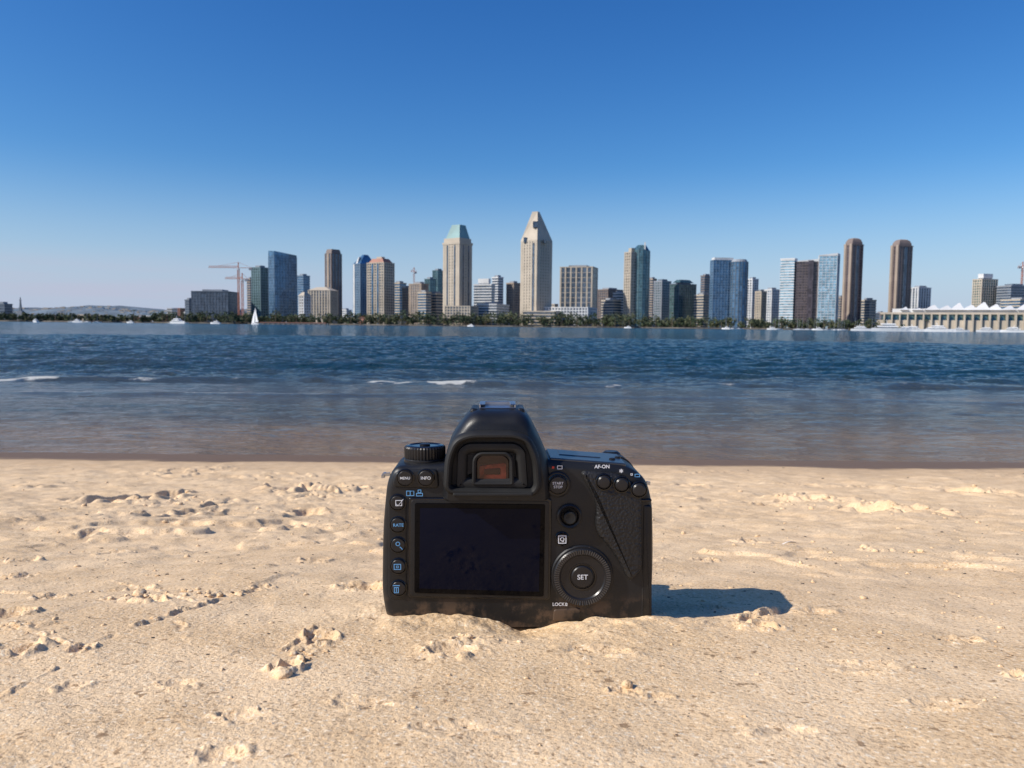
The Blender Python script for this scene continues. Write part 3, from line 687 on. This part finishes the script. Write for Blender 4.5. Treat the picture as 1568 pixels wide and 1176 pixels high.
def circ(u,v,r,n=32): return [(X_(u)+r*K*math.cos(2*math.pi*i/n),Z_(v)+r*K*math.sin(2*math.pi*i/n)) for i in range(n)]
def bodymat(name,base,rough,bs,bd,bstr,dust=1.0):
    m,t,b=newmat(name); tcn=N(t,'ShaderNodeTexCoord')
    O=tcn.outputs['Object']; sp=N(t,'ShaderNodeSeparateXYZ'); t.links.new(O,sp.inputs[0])
    d1=noise(t,O,70,5,.65); d2=noise(t,O,1500,2,.6); lowm=mr(t,sp.outputs[2],.004,.018,1,0)
    dm=mul(t,mul(t,lowm,mr(t,d1,.46,.62,0,.6)),dust); gr=mul(t,mr(t,d2,.71,.77,0,.55),mul(t,mr(t,d1,.4,.6,.15,1),dust))
    c=mix(t,mul(t,mr(t,noise(t,O,30,3),.4,.7,0,.5),.6),base,tuple(x*1.9+.004 for x in base))
    c=mix(t,dm,c,(.16,.10,.06)); c=mix(t,gr,c,(.40,.28,.18)); t.links.new(c,b.inputs['Base Color'])
    t.links.new(mr(t,d1,.3,.7,rough-.07,rough+.12,False),b.inputs['Roughness']); b.inputs['Specular IOR Level'].default_value=.38
    bp=N(t,'ShaderNodeBump'); bp.inputs['Strength'].default_value=bstr; bp.inputs['Distance'].default_value=bd
    if bs>1000: hgt=noise(t,O,bs,2,.5)
    else:
        v=N(t,'ShaderNodeTexVoronoi',feature='SMOOTH_F1'); v.inputs['Scale'].default_value=bs; t.links.new(O,v.inputs[0]); hgt=v.outputs['Distance']
    t.links.new(hgt,bp.inputs['Height']); t.links.new(bp.outputs[0],b.inputs['Normal']); return m
plas=bodymat('black_plastic',(.009,.0095,.011),.38,2200,.00010,.5,.9); rub=bodymat('grip_rubber',(.013,.013,.014),.48,700,.0007,.9,.4)
soft=bodymat('eyecup_rubber',(.009,.009,.009),.6,2500,.00008,.5,.5); gloss=simple('glossy_black',(.005,.005,.007),.12,spec=.5,var=.05,scale=50)
deckp=simple('satin_top_plastic',(.018,.022,.030),.28,spec=1.0,var=.1,scale=80)
scr=simple('lcd_glass',(.003,.003,.004),.03,spec=.10,var=.02,scale=50); ring=bodymat('button_plastic',(.012,.012,.014),.3,2500,.00005,.3,.25)
metal=simple('hot_shoe_metal',(.45,.46,.48),.35,metal=1,var=.1,scale=200); wht=simple('white_print',(.72,.74,.78),.6,var=.03); blu=simple('blue_print',(.13,.36,.66),.6,var=.03); redm=simple('red_print',(.6,.03,.02),.5,var=.03)
vf=simple('viewfinder_glass',(.075,.014,.009),.06,var=.9,scale=160); vfd=simple('viewfinder_prism',(.022,.007,.006),.05,var=.3,scale=120,spec=.5)
body=rp([(602,972,10),(588,915,30),(591,800,60),(598,735,26),(609,711,14),(690,707,8),(840,701,8),(965,711,30),(993,731,16),(1003,768,16),(1006,860,50),(1001,972,6)],6)
body=ccw(body); r=[]
for s in range(7):
    A=s/6*math.pi/2; r.append((ins(body,.0045*(1-math.sin(A))) if s<6 else body,.0045*(1-math.cos(A))))
r.append((body,.037)); r+= [(ins(body,.001),.0395),(ins(body,.003),.041)]
loft('body_shell',r,plas)
grip=ccw(rp([(920,965,10),(920,740,20),(935,712,20),(975,712,20),(994,735,16),(1003,780,16),(1000,965,10)],5))
loft('hand_grip',[(grip,.036),(ins(grip,.0005),.055),(ins(grip,.003),.063),(ins(grip,.008),.067)],rub)
def cyl(name,u,v,ys,mat,n=64):
    return loft(name,[(circ(u,v,r,n),y) for r,y in ys],mat)
cyl('lens_mount',775,842,[(98,.040),(98,.046),(92,.047)],plas)
cyl('lens_barrel',775,842,[(90,.046),(92,.050),(92,.070),(88,.071),(88,.073),(93,.074),(93,.084),(88,.086),(80,.086),(78,.083)],rub)
cyl('lens_glass',775,842,[(74,.082),(60,.0845),(30,.086),(6,.0865)],scr)
def hump(sc,dz,y):
    pts=rp([(681,760,4),(684,705,20),(696,664,22),(718,636,14),(732,627,8),(800,627,8),(814,637,14),(830,668,22),(845,704,16),(848,760,4)],5)
    return ([(X_(764)+(a-X_(764))*sc,c-dz if c>Z_(745) else c) for a,c in ccw(pts)],y)
loft('pentaprism_housing',[hump(.88,.006,-.005),hump(.94,.003,-.003),hump(.98,.0012,.0),hump(1,0,.004),hump(1,-.0006,.014),hump(.97,-.0006,.030),hump(.85,.003,.044),hump(.72,.010,.052)],plas)
def boxp(name,x0,x1,y0,y1,z0,z1,mat,bev=.0003):
    mb=MB(); mb.box(x0,x1,y0,y1,z0,z1,mat); o=mb.obj(name); bv=o.modifiers.new('b','BEVEL'); bv.width=bev; bv.segments=2; return part(o)
zt=Z_(628)
boxp('hot_shoe_base',X_(733),X_(799),.010,.030,zt-.001,zt+.0008,plas)
boxp('hot_shoe_plate',X_(738),X_(794),.011,.029,zt+.0008,zt+.0014,metal)
for a,b_ in ((738,747),(785,794)): 
    boxp('hot_shoe_rail',X_(a),X_(b_),.011,.029,zt+.0028,zt+.0034,metal)
    q=a if a<760 else b_-2
    boxp('hot_shoe_side',X_(q),X_(q+2),.011,.029,zt+.0013,zt+.0029,metal,.0001)
boxp('hot_shoe_front',X_(740),X_(792),.027,.029,zt+.0012,zt+.0033,metal)
boxp('hot_shoe_surround',X_(724),X_(736),.008,.031,zt-.004,zt+.0012,plas,.0015); boxp('hot_shoe_surround',X_(796),X_(808),.008,.031,zt-.004,zt+.0012,plas,.0015)
# eyecup
ec=ccw(rp([(685,738,12),(688,692,22),(700,664,18),(724,654,16),(794,654,16),(815,663,18),(829,692,22),(832,738,12),(822,752,10),(695,749,10)],6))
loft('eyecup',[(ec,.001),(ec,-.0085),(ins(ec,.0006),-.0105),(ins(ec,.0018),-.0116),(ins(ec,.0028),-.0116),(ins(ec,.0040),-.0100),(ins(ec,.0046),-.0058)],soft)
e2=ccw(rp([(704,740,8),(706,682,12),(720,671,10),(794,671,10),(808,682,12),(812,740,8)],4))
loft('eyepiece_frame',[(e2,-.005),(ins(e2,.0006),-.0085),(ins(e2,.0030),-.0090),(ins(e2,.0048),-.0082),(ins(e2,.0060),-.0062)],soft)
fr=ccw(rp([(728,735,6),(729,694,8),(738,685,6),(780,685,6),(789,694,8),(790,735,6)],4))
loft('viewfinder_frame',[(fr,-.0055),(fr,-.0090),(ins(fr,.0008),-.0094),(ins(fr,.0018),-.0090),(ins(fr,.0024),-.0066)],soft)
plate('viewfinder_window',rp([(735,729,5),(735,697,5),(742,690,5),(775,690,5),(783,697,5),(783,729,5)],4),-.005,-.0072,vfd,.0004)
plate('viewfinder_focusing_screen',rp([(739,726,2),(739,706,2),(779,702,2),(779,726,2)]),-.0055,-.0074,vf,.0001)
plate('viewfinder_mask',rp([(746,719,2),(746,711,2),(770,709,2),(770,719,2)]),-.006,-.0076,vfd,.0001)
boxp('eyecup_lip',X_(700),X_(818),-.0124,-.010,Z_(750),Z_(744),soft,.0008)
# lcd
plate('lcd_bezel',rp([(629,912,6),(631,757,6),(848,759,6),(847,917,6)]),.002,-.0012,gloss,.0007)
plate('lcd_surround',rp([(633,909,5),(635,761,5),(844,763,5),(843,914,5)]),.002,-.0014,plas,.0003)
plate('lcd_screen',rp([(639,904,3),(641,765,3),(838,768,3),(836,911,3)]),.000,-.0017,scr,.0003)
plate('lcd_display_area',rp([(647,897,1),(649,773,1),(831,775,1),(829,903,1)]),-.001,-.00185,simple('lcd_display_sky_tint',(.003,.0045,.014),.06,var=.02,spec=.10),.0001)  # navy base colour paints in the sky reflection on the screen
plate('thumb_rest',rp([(888,716,14),(955,722,20),(984,748,16),(986,872,14),(968,890,16),(945,845,26),(912,808,24),(918,768,20)],6),.003,-.0032,rub,.0026,6)
plate('card_door',rp([(986,945,3),(987,770,4),(1001,770,8),(1003,945,3)]),.006,-.0004,plas,.0012)
boxp('card_door_hinge',X_(966),X_(1000),-.0012,.004,Z_(765),Z_(761),gloss,.0005)
plate('bottom_latch',rp([(850,950,4),(852,932,4),(893,930,4),(892,950,4)]),.002,-.0010,plas,.0006)
plate('left_button_strip',rp([(599,915,10),(601,758,10),(628,758,6),(627,915,6)]),.002,-.0005,plas,.0008)
plate('top_left_panel',rp([(606,742,10),(612,716,12),(676,714,8),(678,744,8)]),.003,-.0010,plas,.0012)
def button(nm,u,v,r,h=.0014,mat=None,y=0.0):
    cyl(nm+'_well',u,v,[(r*1.25,y+.001),(r*1.25,y-.0005),(r*1.13,y-.0007),(r*1.08,y-.0001)],gloss,32)
    cyl(nm,u,v,[(r,y+.001),(r,y-h+.0003),(r*.93,y-h),(r*.5,y-h-.0001),(r*.05,y-h-.00012)],mat or ring,32)
def label(txt,u,v,size,mat,y,bold=.0):
    c=bpy.data.curves.new('label_'+txt,'FONT'); c.body=txt; c.size=size*K; c.align_x='CENTER'; c.align_y='CENTER'; c.extrude=.00002; c.offset=bold*K; c.materials.append(mat)
    o=bpy.data.objects.new('label_'+txt.lower(),c); scene.collection.objects.link(o); o.rotation_euler=(math.pi/2,0,0); o.location=(X_(u),y,Z_(v)); part(o)
def icon(u,v,w_,h_,mat,y,th=1.5,nm='icon'):
    mb=MB()
    for a,b_,c_,d in ((-w_,w_,h_-th,h_),(-w_,w_,-h_,-h_+th),(-w_,-w_+th,-h_+th,h_-th),(w_-th,w_,-h_+th,h_-th)):
        mb.box(X_(u)+a*K,X_(u)+b_*K,y-.00004,y+.00001,Z_(v)+c_*K,Z_(v)+d*K,mat)
    part(mb.obj(nm))
button('menu_button',627,727,11,y=-.001,h=.0012); label('MENU',627,727,5.6,wht,-.0025,.05)
button('info_button',658,727,11,y=-.001,h=.0012); label('INFO',658,727,6.6,wht,-.0025,.05)
icon(634,751,6,4,blu,-.0006,1); icon(634,751,.7,4,blu,-.00065,.6); icon(648,753,5,2.5,blu,-.0006,1); icon(648,748,2.6,2.6,blu,-.00062,1)
for nm,v in (('picture_style_button',765),('rate_button',799),('magnify_button',830),('playback_button',863),('erase_button',897)):
    button(nm,615,v,10.5,y=-.0004,h=.0013)
icon(617,765,5,4.5,wht,-.0020,1.0); mb=MB(); mb.beam((X_(613),-.0021,Z_(766)),(X_(616),-.0021,Z_(769)),.00012,wht); mb.beam((X_(616),-.0021,Z_(769)),(X_(624),-.0021,Z_(759)),.00012,wht); part(mb.obj('icon'))
label('RATE',616,799,6.8,blu,-.0020,.08)
label('O',615,828,9,blu,-.0020,.1); mb=MB(); mb.beam((X_(618),-.002,Z_(832)),(X_(622),-.002,Z_(836)),.0002,blu); part(mb.obj('icon'))
icon(614,863,5.5,4.5,blu,-.0020,1.1); icon(614,863,2,1.8,blu,-.00205,.8)
icon(612,899,3.6,4.6,blu,-.0020,1.1); icon(612,892,5.2,.7,blu,-.0020,.7); icon(612,899,.6,3.4,blu,-.0021,.6)
button('start_stop_button',857,738,13,y=-.0012,h=.0018); label('START\nSTOP',857,738,5.6,wht,-.0032,.05)
cyl('live_view_switch',857,738,[(20,.001),(20,-.0008),(18,-.0014),(16,-.0014)],plas,40)
icon(850,712,1.7,1.7,redm,-.0008,1.6); icon(860,712,4,2.8,wht,-.0008,1)
cyl('joystick_well',875,787,[(19,.001),(19,-.0016),(17,-.0022),(14,-.0018),(12,.0)],ring,40)
cyl('joystick',875,787,[(7,0),(7,-.003),(9.5,-.0042),(9.5,-.0052),(8,-.0056),(3,-.0052)],soft,32)
button('quick_button',864,822,9,y=-.0002,h=.0016); icon(864,822,6.2,6.2,wht,-.0020,1.2); label('Q',864,822,8.5,wht,-.0020,.1)
dc=(895,880)
cyl('dial_base',*dc,[(48,.001),(48,-.0006),(46,-.0012),(45,-.0012)],plas,72)
cyl('control_dial',*dc,[(44,0),(44,-.0026),(42,-.0034),(35,-.0030),(33,-.0022),(20,-.0018),(19.5,-.0016)],ring,72)
mb=MB()
for i in range(72):
    A=2*math.pi*i/72; ca,sa=math.cos(A),math.sin(A)
    mb.beam((X_(dc[0])+36.5*K*ca,-.0031,Z_(dc[1])+36.5*K*sa),(X_(dc[0])+43*K*ca,-.0034,Z_(dc[1])+43*K*sa),.00032,deckp)
part(mb.obj('dial_ridges'))
cyl('dial_groove',*dc,[(21,-.001),(21,-.0021),(19,-.0021),(18,-.0014)],gloss,48)
cyl('set_button',*dc,[(17,0),(17,-.0022),(15.5,-.0027),(5,-.0028)],ring,48); label('SET',dc[0],dc[1],10.5,wht,-.00295,.12)
label('LOCK',859,924,7,wht,-.0007,.1); icon(871,924,1.5,2.5,wht,-.0006,1)
label('AF-ON',924,711,7.5,wht,-.0012,.2); label('*',952,719,13,wht,-.0034,.25); icon(977,724,4,2.5,blu,-.0022,1); icon(968,722,1.6,1.6,wht,-.0030,.8)
for u,v in ((926,733),(953,737),(979,745)): 
    cyl('thumb_button_well',u,v,[(13,-.001),(13,-.0038),(11.5,-.0041),(10.5,-.0032)],gloss,32); cyl('thumb_button',u,v,[(10,-.001),(10,-.0044),(8,-.0052),(2,-.0054)],ring,32)
def vcyl(name,u,y,prof_,mat,n=48,rid=False):
    vs=[];fs=[]
    for r,z in prof_:
        for i in range(n):
            A=2*math.pi*i/n; rr=r*(1+(.035 if (rid and i%2) else 0)); vs.append((X_(u)+rr*math.cos(A),y+rr*math.sin(A),z))
    for j in range(len(prof_)-1):
        for i in range(n): k=(i+1)%n; fs.append((j*n+i,j*n+k,(j+1)*n+k,(j+1)*n+i))
    fs.append(tuple((len(prof_)-1)*n+i for i in range(n))); fs.append(tuple(reversed(range(n))))
    me=bpy.data.meshes.new(name); me.from_pydata(vs,[],fs); me.materials.append(mat)
    me.polygons.foreach_set('use_smooth',[True]*len(fs)); me.set_sharp_from_angle(angle=math.radians(25))
    o=bpy.data.objects.new(name,me); scene.collection.objects.link(o); return part(o)
zd=Z_(714)
vcyl('mode_dial_base',652,.018,[(.0120,zd-.002),(.0120,zd+.003),(.0114,zd+.0035)],plas)
vcyl('mode_dial',652,.018,[(.0112,zd+.0035),(.0114,zd+.004),(.0114,zd+.0095),(.0108,zd+.0103)],ring,80,True)
vcyl('mode_dial_cap',652,.018,[(.0104,zd+.010),(.0104,zd+.0106),(.0088,zd+.0109),(.0078,zd+.0104)],gloss)
vcyl('mode_dial_button',652,.018,[(.003,zd+.010),(.003,zd+.0112),(.002,zd+.0116)],ring,24)
def deckz(u): return Z_(701+(u-840)*10/125)
def deckplate(name,u0,u1,y0,y1,dz,mat):
    mb=MB(); p=[(X_(u0),y0),(X_(u1),y0),(X_(u1),y1),(X_(u0),y1)]
    zf=lambda x,y: deckz(x/K+797)+dz
    mb.frus(p,lambda x,y:zf(x,y)-.003,p,zf,mat); o=mb.obj(name); bv=o.modifiers.new('b','BEVEL'); bv.width=.0007; bv.segments=3; part(o)
deckplate('top_deck_cover',846,962,.0035,.037,.0009,deckp)
deckplate('top_info_panel',862,928,.016,.034,.0013,deckp)
for u,y in ((945,.014),(957,.022)): vcyl('top_button',u,y,[(.0018,deckz(u)-.002),(.0018,deckz(u)+.0015),(.0012,deckz(u)+.0019)],ring,20)
vcyl('shutter_button',958,.052,[(.006,Z_(725)),(.0058,Z_(714)),(.004,Z_(710))],ring,32)
mb=MB(); mb.beam((X_(598),.016,Z_(730)),(X_(586),.016,Z_(731)),.0009,metal); mb.beam((X_(587),.014,Z_(733)),(X_(587),.024,Z_(733)),.0008,metal); part(mb.obj('strap_lug'))
mb=MB(); mb.beam((X_(1000),.016,Z_(745)),(X_(1006),.016,Z_(746)),.0009,metal); part(mb.obj('strap_lug'))
print('done')
